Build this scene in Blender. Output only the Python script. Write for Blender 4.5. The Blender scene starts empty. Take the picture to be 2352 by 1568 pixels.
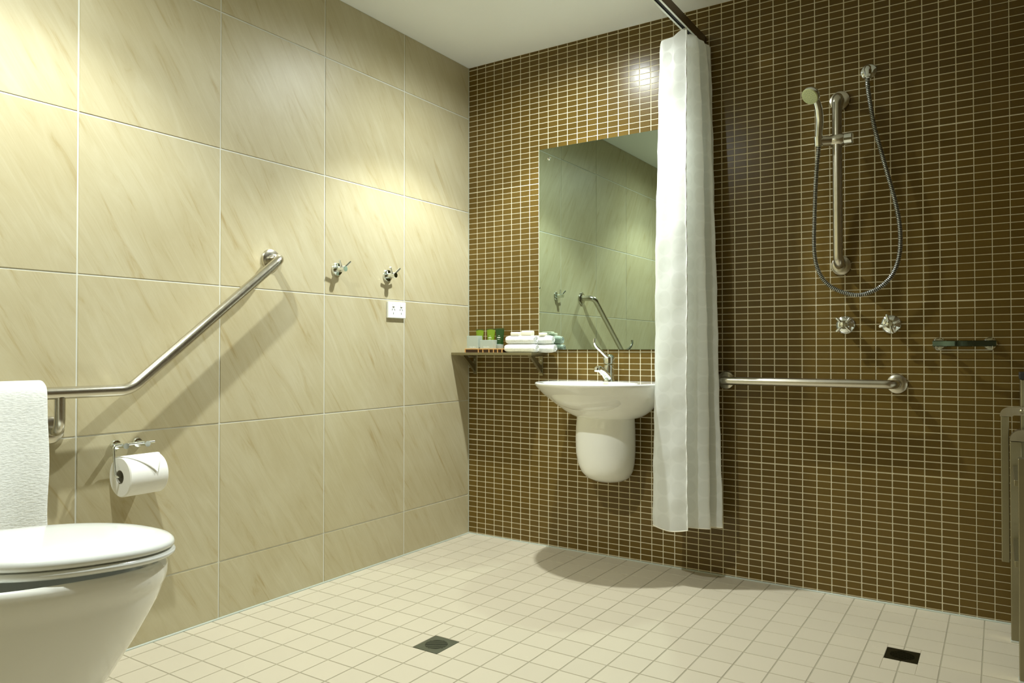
import bpy, bmesh, math, random
from mathutils import Vector, Matrix
random.seed(7)
PI = math.pi
scene = bpy.context.scene
C = scene.collection

# ------------------------------------------------------------------ camera
FPX = 1705.7
YAW, PITCH = 0.5815, 0.0116          # turned left of +Y, looking slightly up
CAM = Vector((2.1702, -2.9162, 0.8912))
cam_d = bpy.data.cameras.new('camera')
cam_d.sensor_fit = 'HORIZONTAL'
cam_d.sensor_width = 36.0
cam_d.lens = FPX / 2352 * 36.0
cam_d.clip_start = 0.02
cam = bpy.data.objects.new('camera', cam_d)
C.objects.link(cam)
cam.location = CAM
cam.rotation_euler = (PI/2 + PITCH, 0, YAW)
scene.camera = cam

# ------------------------------------------------------------------ world, exposure, sampling
world = bpy.data.worlds.new('world')
scene.world = world
world.use_nodes = True
world.node_tree.nodes['Background'].inputs[0].default_value = (0.9, 0.95, 1.0, 1)
world.node_tree.nodes['Background'].inputs[1].default_value = 0.05
vs = scene.view_settings
vs.view_transform = 'Standard'
vs.look = 'None'
vs.gamma = 1.0
vs.use_curve_mapping = False
vs.exposure = 0.2
cy = scene.cycles
cy.max_bounces = 8
cy.diffuse_bounces = 5
cy.glossy_bounces = 6
cy.use_denoising = True
try:
    cy.denoiser = 'OPENIMAGEDENOISE'
except Exception:
    pass
cy.blur_glossy = 0.0
cy.sample_clamp_indirect = 0.0
cy.use_guiding = True
cy.use_surface_guiding = True
cy.guiding_training_samples = 64
cy.use_adaptive_sampling = True
cy.adaptive_threshold = 0.03
cy.adaptive_min_samples = 32

LIGHT_A = (0.70, -0.515)
LIGHT_B = (0.62, -2.05)
LIGHT_C = (1.75, -1.75)
CEIL = 2.273
def downlight_lamp(x, y, watts, angle, blend):
    l = bpy.data.lights.new('downlight_beam', 'SPOT')
    l.energy = watts
    l.color = (0.94, 1.0, 0.965)
    l.spot_size = math.radians(angle)
    l.spot_blend = blend
    l.shadow_soft_size = 0.025
    o = bpy.data.objects.new('downlight_beam', l)
    C.objects.link(o)
    o.location = (x, y, CEIL - 0.012)
    return o
for xy, w, an, bl in ((LIGHT_A, 1.02, 107, 0.35), (LIGHT_B, 0.84, 114, 0.45)):
    downlight_lamp(*xy, 70 * w, an, bl)     # reflector beam
    downlight_lamp(*xy, 62 * w, 172, 0.9)      # wide spill of the bare lamp

# ------------------------------------------------------------------ material helpers
def mat(name, col, rough=0.5, metal=0.0, spec=0.5, **kw):
    m = bpy.data.materials.new(name)
    m.use_nodes = True
    b = m.node_tree.nodes['Principled BSDF']
    b.inputs['Base Color'].default_value = (*col, 1)
    b.inputs['Roughness'].default_value = rough
    b.inputs['Metallic'].default_value = metal
    b.inputs['Specular IOR Level'].default_value = spec
    for k, v in kw.items():
        b.inputs[k.replace('_', ' ')].default_value = v
    return m
def N(m, t, **kw):
    n = m.node_tree.nodes.new(t)
    for k, v in kw.items():
        setattr(n, k, v)
    return n
def L(m, a, b):
    m.node_tree.links.new(a, b)
def bsdf(m):
    return m.node_tree.nodes['Principled BSDF']
def ramp(m, fac, stops):
    r = N(m, 'ShaderNodeValToRGB')
    e = r.color_ramp.elements
    e[0].position, e[0].color = stops[0][0], (*stops[0][1], 1)
    e[1].position, e[1].color = stops[1][0], (*stops[1][1], 1)
    for p, c in stops[2:]:
        x = e.new(p); x.color = (*c, 1)
    L(m, fac, r.inputs[0])
    return r.outputs[0]
def bump(m, h, strength, dist):
    b = N(m, 'ShaderNodeBump')
    b.inputs['Strength'].default_value = strength
    b.inputs['Distance'].default_value = dist
    L(m, h, b.inputs['Height'])
    L(m, b.outputs[0], bsdf(m).inputs['Normal'])

def travertine(name):
    m = mat(name, (0.62, 0.55, 0.38), 0.42)
    tc = N(m, 'ShaderNodeTexCoord')
    oi = N(m, 'ShaderNodeObjectInfo')
    off = N(m, 'ShaderNodeVectorMath', operation='SCALE')
    cmb = N(m, 'ShaderNodeCombineXYZ')
    for i in range(3):
        L(m, oi.outputs['Random'], cmb.inputs[i])
    L(m, cmb.outputs[0], off.inputs[0]); off.inputs['Scale'].default_value = 17.0
    add = N(m, 'ShaderNodeVectorMath', operation='ADD')
    L(m, tc.outputs['Object'], add.inputs[0]); L(m, off.outputs[0], add.inputs[1])
    mp = N(m, 'ShaderNodeMapping', vector_type='TEXTURE')
    L(m, add.outputs[0], mp.inputs[0])
    mp.inputs['Rotation'].default_value = (math.radians(32), 0, 0)
    mp.inputs['Scale'].default_value = (1, 1 / 9, 1 / 1.1)
    wv = N(m, 'ShaderNodeTexNoise'); wv.inputs['Scale'].default_value = 3.1
    wv.inputs['Detail'].default_value = 10; wv.inputs['Roughness'].default_value = 0.66
    wv.inputs['Distortion'].default_value = 1.1
    L(m, mp.outputs[0], wv.inputs['Vector'])
    n2 = N(m, 'ShaderNodeTexNoise'); n2.inputs['Scale'].default_value = 3.5
    n2.inputs['Detail'].default_value = 3
    L(m, add.outputs[0], n2.inputs['Vector'])
    c1 = ramp(m, wv.outputs['Fac'], [(0.27, (0.42, 0.335, 0.17)), (0.42, (0.505, 0.450, 0.285)), (0.60, (0.54, 0.49, 0.325)), (0.78, (0.575, 0.53, 0.37))])
    c2 = ramp(m, n2.outputs['Fac'], [(0.35, (0.93, 0.91, 0.86)), (0.65, (1.0, 1.0, 1.0))])
    mx = N(m, 'ShaderNodeMixRGB', blend_type='MULTIPLY'); mx.inputs[0].default_value = 1
    L(m, c1, mx.inputs[1]); L(m, c2, mx.inputs[2])
    L(m, mx.outputs[0], bsdf(m).inputs['Base Color'])
    bump(m, wv.outputs['Fac'], 0.25, 0.002)
    return m

def cell_varied(name, base, var, px, py, ax, rough, bumpy=0.0):
    """ceramic pieces whose colour differs a little from piece to piece (position snapped to the tile grid)"""
    m = mat(name, base, rough)
    g = N(m, 'ShaderNodeNewGeometry')
    sn = N(m, 'ShaderNodeVectorMath', operation='SNAP')
    sub = N(m, 'ShaderNodeVectorMath', operation='SUBTRACT')
    L(m, g.outputs['Position'], sub.inputs[0])
    if ax == 'y':
        sub.inputs[1].default_value = (px[1], 0, py[1]); sn.inputs[1].default_value = (px[0], 1000, py[0])
    else:
        sub.inputs[1].default_value = (px[1], py[1], 0); sn.inputs[1].default_value = (px[0], py[0], 1000)
    L(m, sub.outputs[0], sn.inputs[0])
    ad = N(m, 'ShaderNodeVectorMath', operation='ADD'); ad.inputs[1].default_value = (3.3, 1.7, 9.1)
    L(m, sn.outputs[0], ad.inputs[0])
    wn = N(m, 'ShaderNodeTexWhiteNoise'); L(m, ad.outputs[0], wn.inputs['Vector'])
    lo = tuple(c * (1 - var) for c in base); hi = tuple(min(1, c * (1 + var)) for c in base)
    col = ramp(m, wn.outputs['Value'], [(0, lo), (1, hi)])
    L(m, col, bsdf(m).inputs['Base Color'])
    if bumpy:
        nz = N(m, 'ShaderNodeTexNoise'); nz.inputs['Scale'].default_value = 60
        L(m, g.outputs['Position'], nz.inputs['Vector'])
        bump(m, nz.outputs['Fac'], bumpy, 0.001)
    return m

def brushed(name, col, rough):
    m = mat(name, col, rough, 1.0)
    tc = N(m, 'ShaderNodeTexCoord')
    nz = N(m, 'ShaderNodeTexNoise'); nz.inputs['Scale'].default_value = 90; nz.inputs['Detail'].default_value = 4
    L(m, tc.outputs['Object'], nz.inputs['Vector'])
    mr = N(m, 'ShaderNodeMapRange')
    mr.inputs['To Min'].default_value = rough * 0.8; mr.inputs['To Max'].default_value = rough * 1.25
    L(m, nz.outputs['Fac'], mr.inputs['Value']); L(m, mr.outputs[0], bsdf(m).inputs['Roughness'])
    return m

MROW, MCOL = 0.025, 0.050
MX0, MZ0 = 0.0505, 0.0081
FX, FX0 = 0.0985, 0.054
FY, FY0 = 0.1017, 0.012
M = {}
M['stone'] = travertine('travertine_tile')
M['stone_grout'] = mat('pale_grey_grout', (0.70, 0.71, 0.64), 0.8)
M['mosaic_plain'] = mat('brown_wall_mosaic', (0.12, 0.08, 0.03), 0.3)
M['mosaic'] = cell_varied('brown_ceramic', (0.118, 0.074, 0.015), 0.09, (MCOL, MX0), (MROW, MZ0), 'y', 0.24, 0.06)
M['mosaic'].node_tree.nodes['Principled BSDF'].inputs['Specular IOR Level'].default_value = 0.25
M['mosaic_grout'] = mat('cream_grout', (0.80, 0.74, 0.54), 0.85)
M['floor'] = cell_varied('cream_porcelain', (0.515, 0.462, 0.350), 0.02, (FX, FX0), (FY, FY0), 'z', 0.42)
M['floor_grout'] = mat('grey_brown_grout', (0.33, 0.30, 0.21), 0.9)
M['paint'] = mat('white_ceiling_paint', (0.88, 0.91, 0.92), 0.7)
M['sealant'] = mat('silicone_sealant', (0.40, 0.43, 0.36), 0.4)
M['china'] = mat('white_vitreous_china', (0.91, 0.92, 0.87), 0.07, Coat_Weight=0.3)
M['plastic'] = mat('white_gloss_plastic', (0.80, 0.83, 0.81), 0.12)
M['outlet'] = mat('white_switch_plastic', (0.85, 0.88, 0.86), 0.3)
M['chrome'] = mat('polished_chrome', (0.82, 0.86, 0.84), 0.06, 1.0)
M['hose'] = mat('bright_ribbed_metal', (0.78, 0.80, 0.74), 0.28, 1.0)
M['chrome_dark_reflect'] = mat('chrome_painted_dark_reflection', (0.13, 0.19, 0.18), 0.08, 1.0)  # chrome with the dark room's reflection put into its base colour
M['steel'] = brushed('satin_stainless', (0.60, 0.57, 0.48), 0.24)
M['steel_dark'] = brushed('dull_stainless', (0.34, 0.31, 0.20), 0.38)
M['dark_slot'] = mat('black_slot', (0.01, 0.01, 0.01), 0.6)
M['mirror'] = mat('silvered_glass', (0.46, 0.56, 0.48), 0.0, 1.0)
M['mirror_edge'] = mat('mirror_edge', (0.02, 0.05, 0.03), 0.2)
M['black'] = mat('plain_black', (0.02, 0.02, 0.02), 0.5)
M['bronze'] = mat('brown_anodised_aluminium', (0.13, 0.085, 0.04), 0.3, 0.7)
M['alu'] = mat('pale_aluminium', (0.75, 0.78, 0.72), 0.35, 0.6)
M['spray'] = mat('pale_green_spray_face', (0.50, 0.55, 0.28), 0.4)
M['paper'] = mat('toilet_paper', (0.88, 0.88, 0.84), 0.95)
M['card'] = mat('grey_card_core', (0.30, 0.28, 0.22), 0.9)
M['drain'] = brushed('dark_drain_metal', (0.20, 0.22, 0.17), 0.4)
M['drain_dark'] = brushed('darker_drain_metal', (0.05, 0.055, 0.035), 0.35)  # much darker version of the drain metal
M['wood'] = mat('dark_bamboo', (0.05, 0.02, 0.008), 0.35)
M['wood_edge'] = mat('orange_bamboo_edge', (0.62, 0.34, 0.12), 0.45)
M['grey_box'] = mat('grey_green_carton', (0.42, 0.47, 0.40), 0.6)
M['ink'] = mat('white_print', (0.85, 0.88, 0.82), 0.6)
M['lime'] = mat('lime_green_tube', (0.16, 0.25, 0.012), 0.25)
M['moss'] = mat('dark_green_tube', (0.012, 0.045, 0.008), 0.2)
M['olive'] = mat('brown_green_tube_seam', (0.05, 0.06, 0.01), 0.4)
M['cap'] = mat('grey_cap', (0.30, 0.36, 0.34), 0.35)
M['soap'] = mat('cream_wrapped_soap', (0.86, 0.82, 0.68), 0.6)
def terry(name, col):
    m = mat(name, col, 0.95, 0, 0.2)
    bsdf(m).inputs['Sheen Weight'].default_value = 0.4
    tc = N(m, 'ShaderNodeTexCoord')
    mp = N(m, 'ShaderNodeMapping'); mp.inputs['Scale'].default_value = (1, 0.6, 1.6)
    L(m, tc.outputs['Object'], mp.inputs[0])
    nz = N(m, 'ShaderNodeTexNoise'); nz.inputs['Scale'].default_value = 160; nz.inputs['Detail'].default_value = 5
    L(m, mp.outputs[0], nz.inputs['Vector'])
    bump(m, nz.outputs['Fac'], 0.45, 0.003)
    col2 = ramp(m, nz.outputs['Fac'], [(0.3, tuple(c * 0.86 for c in col)), (0.6, col)])
    L(m, col2, bsdf(m).inputs['Base Color'])
    return m
M['terry'] = terry('white_terry', (0.88, 0.90, 0.87))
def curtain_cloth():
    m = mat('white_damask_cloth', (0.93, 0.95, 0.94), 0.55, 0, 0.4)
    uv = N(m, 'ShaderNodeUVMap', uv_map='UVMap')
    sc = N(m, 'ShaderNodeVectorMath', operation='SCALE'); sc.inputs['Scale'].default_value = 1 / 0.066
    L(m, uv.outputs[0], sc.inputs[0])
    fr = N(m, 'ShaderNodeVectorMath', operation='FRACTION'); L(m, sc.outputs[0], fr.inputs[0])
    sb = N(m, 'ShaderNodeVectorMath', operation='SUBTRACT'); sb.inputs[1].default_value = (0.5, 0.5, 0)
    L(m, fr.outputs[0], sb.inputs[0])
    ln = N(m, 'ShaderNodeVectorMath', operation='LENGTH'); L(m, sb.outputs[0], ln.inputs[0])
    ro = ramp(m, ln.outputs['Value'], [(0.44, (0.65, 0.65, 0.65)), (0.47, (0.42, 0.42, 0.42))])
    L(m, ro, bsdf(m).inputs['Roughness'])
    co = ramp(m, ln.outputs['Value'], [(0.44, (0.85, 0.87, 0.855)), (0.475, (0.93, 0.95, 0.94))])
    L(m, co, bsdf(m).inputs['Base Color'])
    tr = N(m, 'ShaderNodeBsdfTranslucent'); tr.inputs[0].default_value = (0.92, 0.93, 0.88, 1)
    mx = N(m, 'ShaderNodeMixShader'); mx.inputs[0].default_value = 0.5
    out = m.node_tree.nodes['Material Output']
    L(m, bsdf(m).outputs[0], mx.inputs[1]); L(m, tr.outputs[0], mx.inputs[2]); L(m, mx.outputs[0], out.inputs[0])
    return m
M['curtain'] = curtain_cloth()
lampm = mat('lamp_lens', (1, 1, 1), 0.3); bsdf(lampm).inputs['Emission Color'].default_value = (1, 0.98, 0.92, 1)
bsdf(lampm).inputs['Emission Strength'].default_value = 12
M['lamp'] = lampm

# ------------------------------------------------------------------ mesh helpers
def link(name, bm, m, parent=None, smooth=None, keep=False):
    me = bpy.data.meshes.new(name)
    bmesh.ops.recalc_face_normals(bm, faces=bm.faces[:])
    bm.to_mesh(me); bm.free()
    for x in (m if isinstance(m, (list, tuple)) else [m]):
        me.materials.append(M[x] if isinstance(x, str) else x)
    if smooth is not None:
        for p in me.polygons:
            p.use_smooth = True
        try:
            me.set_sharp_from_angle(angle=math.radians(smooth))
        except Exception:
            pass
    o = bpy.data.objects.new(name, me)
    C.objects.link(o)
    if parent is not None:
        o.parent = parent
        o.matrix_parent_inverse = Matrix.Identity(4)
        o.location = -Vector(parent.location) if not keep else (0, 0, 0)
    return o
def thing(name, label, cat, loc=(0, 0, 0), group=None):
    o = bpy.data.objects.new(name, None)
    o.empty_display_size = 0.05
    C.objects.link(o)
    o.location = loc
    o['label'] = label; o['category'] = cat
    if group: o['group'] = group
    return o
def tag(o, label, cat, group=None):
    o['label'] = label; o['category'] = cat
    if group: o['group'] = group
    return o
def struct(o):
    o['kind'] = 'structure'; return o

def add_box(bm, lo, hi, bev=0.0, seg=2):
    lo, hi = Vector(lo), Vector(hi)
    r = bmesh.ops.create_cube(bm, size=1)
    vs_ = r['verts']
    bmesh.ops.scale(bm, vec=hi - lo, verts=vs_)
    bmesh.ops.translate(bm, vec=(lo + hi) / 2, verts=vs_)
    if bev:
        ed = list({e for v in vs_ for e in v.link_edges})
        bmesh.ops.bevel(bm, geom=ed, offset=bev, segments=seg, affect='EDGES', profile=0.5)
    return vs_
def box(lo, hi, bev=0.0, seg=2):
    bm = bmesh.new(); add_box(bm, lo, hi, bev, seg); return bm

def rings(bm, rs, cap0=True, cap1=True, closed=True):
    """skin a list of rings (each a list of points)"""
    vv = [[bm.verts.new(p) for p in r] for r in rs]
    n = len(rs[0])
    for a, b in zip(vv, vv[1:]):
        for i in range(n if closed else n - 1):
            j = (i + 1) % n
            try: bm.faces.new((a[i], a[j], b[j], b[i]))
            except ValueError: pass
    if cap0:
        try: bm.faces.new(vv[0])
        except ValueError: pass
    if cap1:
        try: bm.faces.new(vv[-1])
        except ValueError: pass
    return vv
def frame_for(t, up=Vector((0, 0, 1))):
    t = t.normalized()
    if abs(t.dot(up)) > 0.95: up = Vector((1, 0, 0))
    a = t.cross(up).normalized(); b = t.cross(a).normalized()
    return a, b
def tube(bm, pts, r, seg=16, caps=True):
    """tube along a polyline; r a number or list; parallel transported"""
    pts = [Vector(p) for p in pts]
    rr = r if isinstance(r, (list, tuple)) else [r] * len(pts)
    t0 = (pts[1] - pts[0])
    a, b = frame_for(t0)
    rs = []
    for i, p in enumerate(pts):
        if i == 0: t = pts[1] - pts[0]
        elif i == len(pts) - 1: t = pts[-1] - pts[-2]
        else: t = (pts[i + 1] - pts[i]).normalized() + (pts[i] - pts[i - 1]).normalized()
        t.normalize()
        a = (a - t * a.dot(t)).normalized(); b = t.cross(a)
        rs.append([p + (a * math.cos(k * 2 * PI / seg) + b * math.sin(k * 2 * PI / seg)) * rr[i] for k in range(seg)])
    rings(bm, rs, caps, caps)
def cyl(bm, p0, p1, r0, r1=None, seg=24):
    tube(bm, [p0, p1], [r0, r0 if r1 is None else r1], seg)
def round_path(pts, rad, n=8):
    """polyline with filleted corners"""
    pts = [Vector(p) for p in pts]
    out = [pts[0]]
    rad = rad if isinstance(rad, (list, tuple)) else [rad] * (len(pts) - 2)
    for i in range(1, len(pts) - 1):
        p, q, s = pts[i - 1], pts[i], pts[i + 1]
        u, v = (p - q).normalized(), (s - q).normalized()
        ang = u.angle(v)
        d = min(rad[i - 1] / math.tan(ang / 2), (p - q).length * 0.49, (s - q).length * 0.49)
        a, b = q + u * d, q + v * d
        for k in range(n + 1):
            t = k / n
            out.append((1 - t) ** 2 * a + 2 * t * (1 - t) * q + t * t * b)
    out.append(pts[-1])
    return out
def lathe(bm, prof, origin, axis, seg=32, caps=True):
    """prof = [(radius, distance along axis)]"""
    o = Vector(origin); t = Vector(axis).normalized(); a, b = frame_for(t)
    rs = [[o + t * h + (a * math.cos(k * 2 * PI / seg) + b * math.sin(k * 2 * PI / seg)) * max(r, 1e-5) for k in range(seg)] for r, h in prof]
    rings(bm, rs, caps, caps)
def catmull(pts, n=8):
    pts = [Vector(p) for p in pts]
    P = [2 * pts[0] - pts[1]] + pts + [2 * pts[-1] - pts[-2]]
    out = []
    for i in range(1, len(P) - 2):
        for k in range(n):
            t = k / n
            out.append(0.5 * ((2 * P[i]) + (-P[i-1] + P[i+1]) * t + (2*P[i-1] - 5*P[i] + 4*P[i+1] - P[i+2]) * t*t + (-P[i-1] + 3*P[i] - 3*P[i+1] + P[i+2]) * t**3))
    out.append(pts[-1])
    return out
def proj(p):
    fw = Vector((-math.sin(YAW) * math.cos(PITCH), math.cos(YAW) * math.cos(PITCH), math.sin(PITCH)))
    r = Vector((math.cos(YAW), math.sin(YAW), 0)); u = r.cross(fw)
    d = Vector(p) - CAM
    z = d.dot(fw)
    if z < 0.05: return None
    return 1176 + FPX * d.dot(r) / z, 784 - FPX * d.dot(u) / z
def screen_area(quad):
    """how large a piece shows in the frame: decides which 300 pieces become separate parts"""
    q = [proj(p) for p in quad]
    if any(v is None for v in q): return 0
    cx = sum(v[0] for v in q) / 4; cyy = sum(v[1] for v in q) / 4
    if not (-10 < cx < 2362 and -10 < cyy < 1578): return 0
    s = 0
    for i in range(4):
        a, b = q[i], q[(i + 1) % 4]
        s += a[0] * b[1] - a[1] * b[0]
    return abs(s) / 2

# ------------------------------------------------------------------ room shell
RX, RY = 2.33, -3.25        # right wall, rear wall
NIB = -2.74                 # wall the toilet cistern stands against
wl = struct(link('wall_left', box((-0.12, RY - 0.1, -0.05), (-0.0018, 0.12, CEIL)), 'stone_grout'))
wb = struct(link('wall_back', box((-0.0018, 0.0016, -0.05), (RX + 0.1, 0.12, CEIL)), 'mosaic_grout'))
wr = struct(link('wall_right', box((RX, RY - 0.1, -0.05), (RX + 0.12, 0.0016, CEIL)), 'mosaic_plain'))
rear = bmesh.new()
add_box(rear, (1.20, RY - 0.1, -0.05), (RX, RY, CEIL))
add_box(rear, (-0.0018, NIB - 0.1, -0.05), (1.20, NIB, CEIL))
add_box(rear, (1.12, RY, -0.05), (1.20, NIB - 0.1, CEIL))
wrr = struct(link('wall_rear', rear, 'stone'))
DR = [('a', 0.736, -1.152, 0.094, 0.110), ('b', 1.925, -0.467, 0.088, 0.095)]   # drains let into the floor
def cut_out(r, holes):
    rest = [r]
    for X0, X1, Y0, Y1 in holes:
        nxt = []
        for (a, b, c, d) in rest:
            if b <= X0 or a >= X1 or d <= Y0 or c >= Y1: nxt.append((a, b, c, d)); continue
            if a < X0 - 0.002: nxt.append((a, X0, c, d))
            if b > X1 + 0.002: nxt.append((X1, b, c, d))
            m0, m1 = max(a, X0), min(b, X1)
            if c < Y0 - 0.002: nxt.append((m0, m1, c, Y0))
            if d > Y1 + 0.002: nxt.append((m0, m1, Y1, d))
        rest = nxt
    return rest
bm = bmesh.new()
add_box(bm, (-0.0018, RY - 0.1, -0.08), (RX, 0.0016, -0.008))
for a, b, c, d in cut_out((-0.0018, RX, RY - 0.1, 0.0016), [(x - w / 2, x + w / 2, y - h / 2, y + h / 2) for _, x, y, w, h in DR]):
    add_box(bm, (a, c, -0.008), (b, d, -0.0012))
fl = struct(link('floor', bm, 'floor_grout'))
ce = struct(link('ceiling', box((-0.12, RY - 0.1, CEIL), (RX + 0.12, 0.12, CEIL + 0.08)), 'paint'))
sl = bmesh.new()
tube(sl, [(-0.001, 0.001, 0), (-0.001, 0.001, CEIL)], 0.0032, 8)
struct(link('trim_1', sl, 'sealant', smooth=60))
sl = bmesh.new()
tube(sl, [(0, NIB, 0.0), (0, 0, 0.0)], 0.005, 8); tube(sl, [(0, 0, 0.0), (RX, 0, 0.0)], 0.005, 8)
struct(link('trim_2', sl, 'sealant', smooth=60))

# big wall tiles: each a part
G = 0.0022
def mesh_tile(name, sx, sy, sz, bev, m, ax):
    bm = bmesh.new()
    vs_ = add_box(bm, (-sx / 2, -sy / 2, -sz / 2), (sx / 2, sy / 2, sz / 2))
    ed = [e for e in bm.edges if (lambda f: f)(all(((v.co.x > 0) if ax == 'x' else (v.co.y < 0) if ax == 'y' else (v.co.z > 0)) for v in e.verts))]
    if bev: bmesh.ops.bevel(bm, geom=ed, offset=bev, segments=2, affect='EDGES')
    bmesh.ops.recalc_face_normals(bm, faces=bm.faces[:])
    me = bpy.data.meshes.new(name); bm.to_mesh(me); bm.free(); me.materials.append(M[m])
    return me
ys = [0.0] + [-(0.469 + 0.458 * k) for k in range(5)] + [NIB]
zs = [0.0, 0.189, 0.647, 1.105, 1.563, 2.022, CEIL]
cache = {}
for a, b in zip(ys, ys[1:]):
    for c, d in zip(zs, zs[1:]):
        y0, y1 = b + (G if b != NIB else 0), a - (G if a else 0.002)
        z0, z1 = c + (G if c else 0.001), d - (G if d != CEIL else 0.001)
        key = (round(y1 - y0, 3), round(z1 - z0, 3))
        if key not in cache: cache[key] = mesh_tile('tile', 0.008, y1 - y0, z1 - z0, 0.0012, 'stone', 'x')
        o = bpy.data.objects.new('tile', cache[key]); C.objects.link(o)
        o.parent = wl
        o.location = (-0.004 + random.uniform(-0.0003, 0.0003), (y0 + y1) / 2, (z0 + z1) / 2)

# mosaic on the back wall: the 300 that show largest are parts, the rest one part
def ranges(n0, p, lo, hi, g, wide=()):
    k0 = math.floor((lo - n0) / p)
    out = []
    k = k0
    while n0 + k * p < hi - 1e-4:
        a, b = n0 + k * p, n0 + (k + 1) * p
        ga = g * (1.4 if k in wide else 1); gb = g * (1.4 if (k + 1) in wide else 1)
        a2, b2 = max(a + ga, lo + 0.001), min(b - gb, hi - 0.001)
        if b2 - a2 > 0.002: out.append((a2, b2))
        k += 1
    return out
wide_rows = set(range(18, 95, 24))
cols = ranges(MX0, MCOL, 0.0, RX, 0.0014)
rows = ranges(MZ0, MROW, 0.0, CEIL, 0.0013, wide_rows)
cells = []
for (x0, x1) in cols:
    for (z0, z1) in rows:
        a = screen_area([(x0, 0, z0), (x1, 0, z0), (x1, 0, z1), (x0, 0, z1)])
        cells.append((a, x0, x1, z0, z1))
cells.sort(key=lambda c: -c[0])
cache = {}
def put_piece(name, key, dims, m, ax, parent, loc, bev=0.0007):
    if key not in cache: cache[key] = mesh_tile(name, *dims, bev, m, ax)
    o = bpy.data.objects.new(name, cache[key]); C.objects.link(o); o.parent = parent; o.location = loc
for a, x0, x1, z0, z1 in cells[:300]:
    key = ('m', round(x1 - x0, 4), round(z1 - z0, 4))
    put_piece('mosaic_tile', key, (x1 - x0, 0.004, z1 - z0), 'mosaic', 'y', wb, ((x0 + x1) / 2, 0.002, (z0 + z1) / 2))
def field(name, cl, m, parent, ax, bev=0.0007):
    V, F = [], []
    for (u0, u1, v0, v1) in cl:
        i = len(V)
        if ax == 'y':
            V += [(u0, 0.003, v0), (u1, 0.003, v0), (u1, 0.003, v1), (u0, 0.003, v1)]
            V += [(u0 + bev, 0.0, v0 + bev), (u1 - bev, 0.0, v0 + bev), (u1 - bev, 0.0, v1 - bev), (u0 + bev, 0.0, v1 - bev)]
        else:
            V += [(u0, v0, -0.004), (u1, v0, -0.004), (u1, v1, -0.004), (u0, v1, -0.004)]
            V += [(u0 + bev, v0 + bev, 0.0), (u1 - bev, v0 + bev, 0.0), (u1 - bev, v1 - bev, 0.0), (u0 + bev, v1 - bev, 0.0)]
        F.append((i + 4, i + 5, i + 6, i + 7))
        for k in range(4):
            j = (k + 1) % 4
            F.append((i + k, i + j, i + 4 + j, i + 4 + k))
    me = bpy.data.meshes.new(name); me.from_pydata(V, [], F); me.update(); me.materials.append(M[m])
    o = bpy.data.objects.new(name, me); C.objects.link(o); o.parent = parent
    o['kind'] = 'stuff'
    return o
field('mosaic_field', [c[1:] for c in cells[300:]], 'mosaic', wb, 'y')

# floor tiles
fx = ranges(FX0, FX, 0.0, RX, 0.0015)
fy = ranges(FY0 - 40 * FY, FY, RY, 0.0, 0.0014)
cells = []
for (x0, x1) in fx:
    for (y0, y1) in fy:
        if x0 < 1.12 and y1 < NIB: continue
        parts_ = cut_out((x0, x1, y0, y1), [(x - w / 2, x + w / 2, y - h / 2, y + h / 2) for _, x, y, w, h in DR])
        for (a, b, c, d) in parts_:
            cells.append((screen_area([(a, c, 0), (b, c, 0), (b, d, 0), (a, d, 0)]), a, b, c, d))
cells.sort(key=lambda c: -c[0])
for a, x0, x1, y0, y1 in cells[:300]:
    key = ('f', round(x1 - x0, 4), round(y1 - y0, 4))
    put_piece('floor_tile', key, (x1 - x0, y1 - y0, 0.005), 'floor', 'z', fl, ((x0 + x1) / 2, (y0 + y1) / 2, -0.0025 + random.uniform(-0.00025, 0.00005)), 0.0008)
field('floor_tile_field', [c[1:] for c in cells[300:]], 'floor', fl, 'z', 0.0008)

# ------------------------------------------------------------------ ceiling downlights
def downlight(x, y, label):
    t = thing('downlight', label, 'ceiling light', (x, y, CEIL), 'ceiling downlights')
    bm = bmesh.new(); lathe(bm, [(0.045, 0), (0.045, -0.003), (0.041, -0.006), (0.033, -0.003), (0.033, 0)], (x, y, CEIL), (0, 0, 1), 40)
    link('trim_ring', bm, 'chrome', t, 40)
    bm = bmesh.new(); lathe(bm, [(0.032, 0), (0.032, -0.002), (0.0, -0.002)], (x, y, CEIL), (0, 0, 1), 32)
    link('lens', bm, 'lamp', t, 40)
downlight(*LIGHT_A, 'round chrome-rimmed ceiling downlight in front of the mirror')
downlight(*LIGHT_B, 'round chrome-rimmed ceiling downlight above the toilet')

# ------------------------------------------------------------------ mirror
t = thing('mirror', 'frameless greenish wall mirror hung above the washbasin', 'mirror', (0.405, 0, 0.893))
MX, MZ = (0.4055, 1.060), (0.8935, 1.8100)
link('glass', box((MX[0] + .0008, -0.0062, MZ[0] + .0008), (MX[1] - .0008, -0.0052, MZ[1] - .0008)), 'mirror', t)
link('backing', box((MX[0], -0.0052, MZ[0]), (MX[1], -0.0005, MZ[1])), 'mirror_edge', t)
for sx in (0.459, 1.007):
    for sz in (1.762, 0.943):
        bm = bmesh.new(); lathe(bm, [(0.0085, 0), (0.0085, 0.002), (0.006, 0.005), (0.0, 0.006)], (sx, -0.0062, sz), (0, -1, 0), 20)
        link('screw_cap', bm, 'chrome', t, 40)

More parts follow.
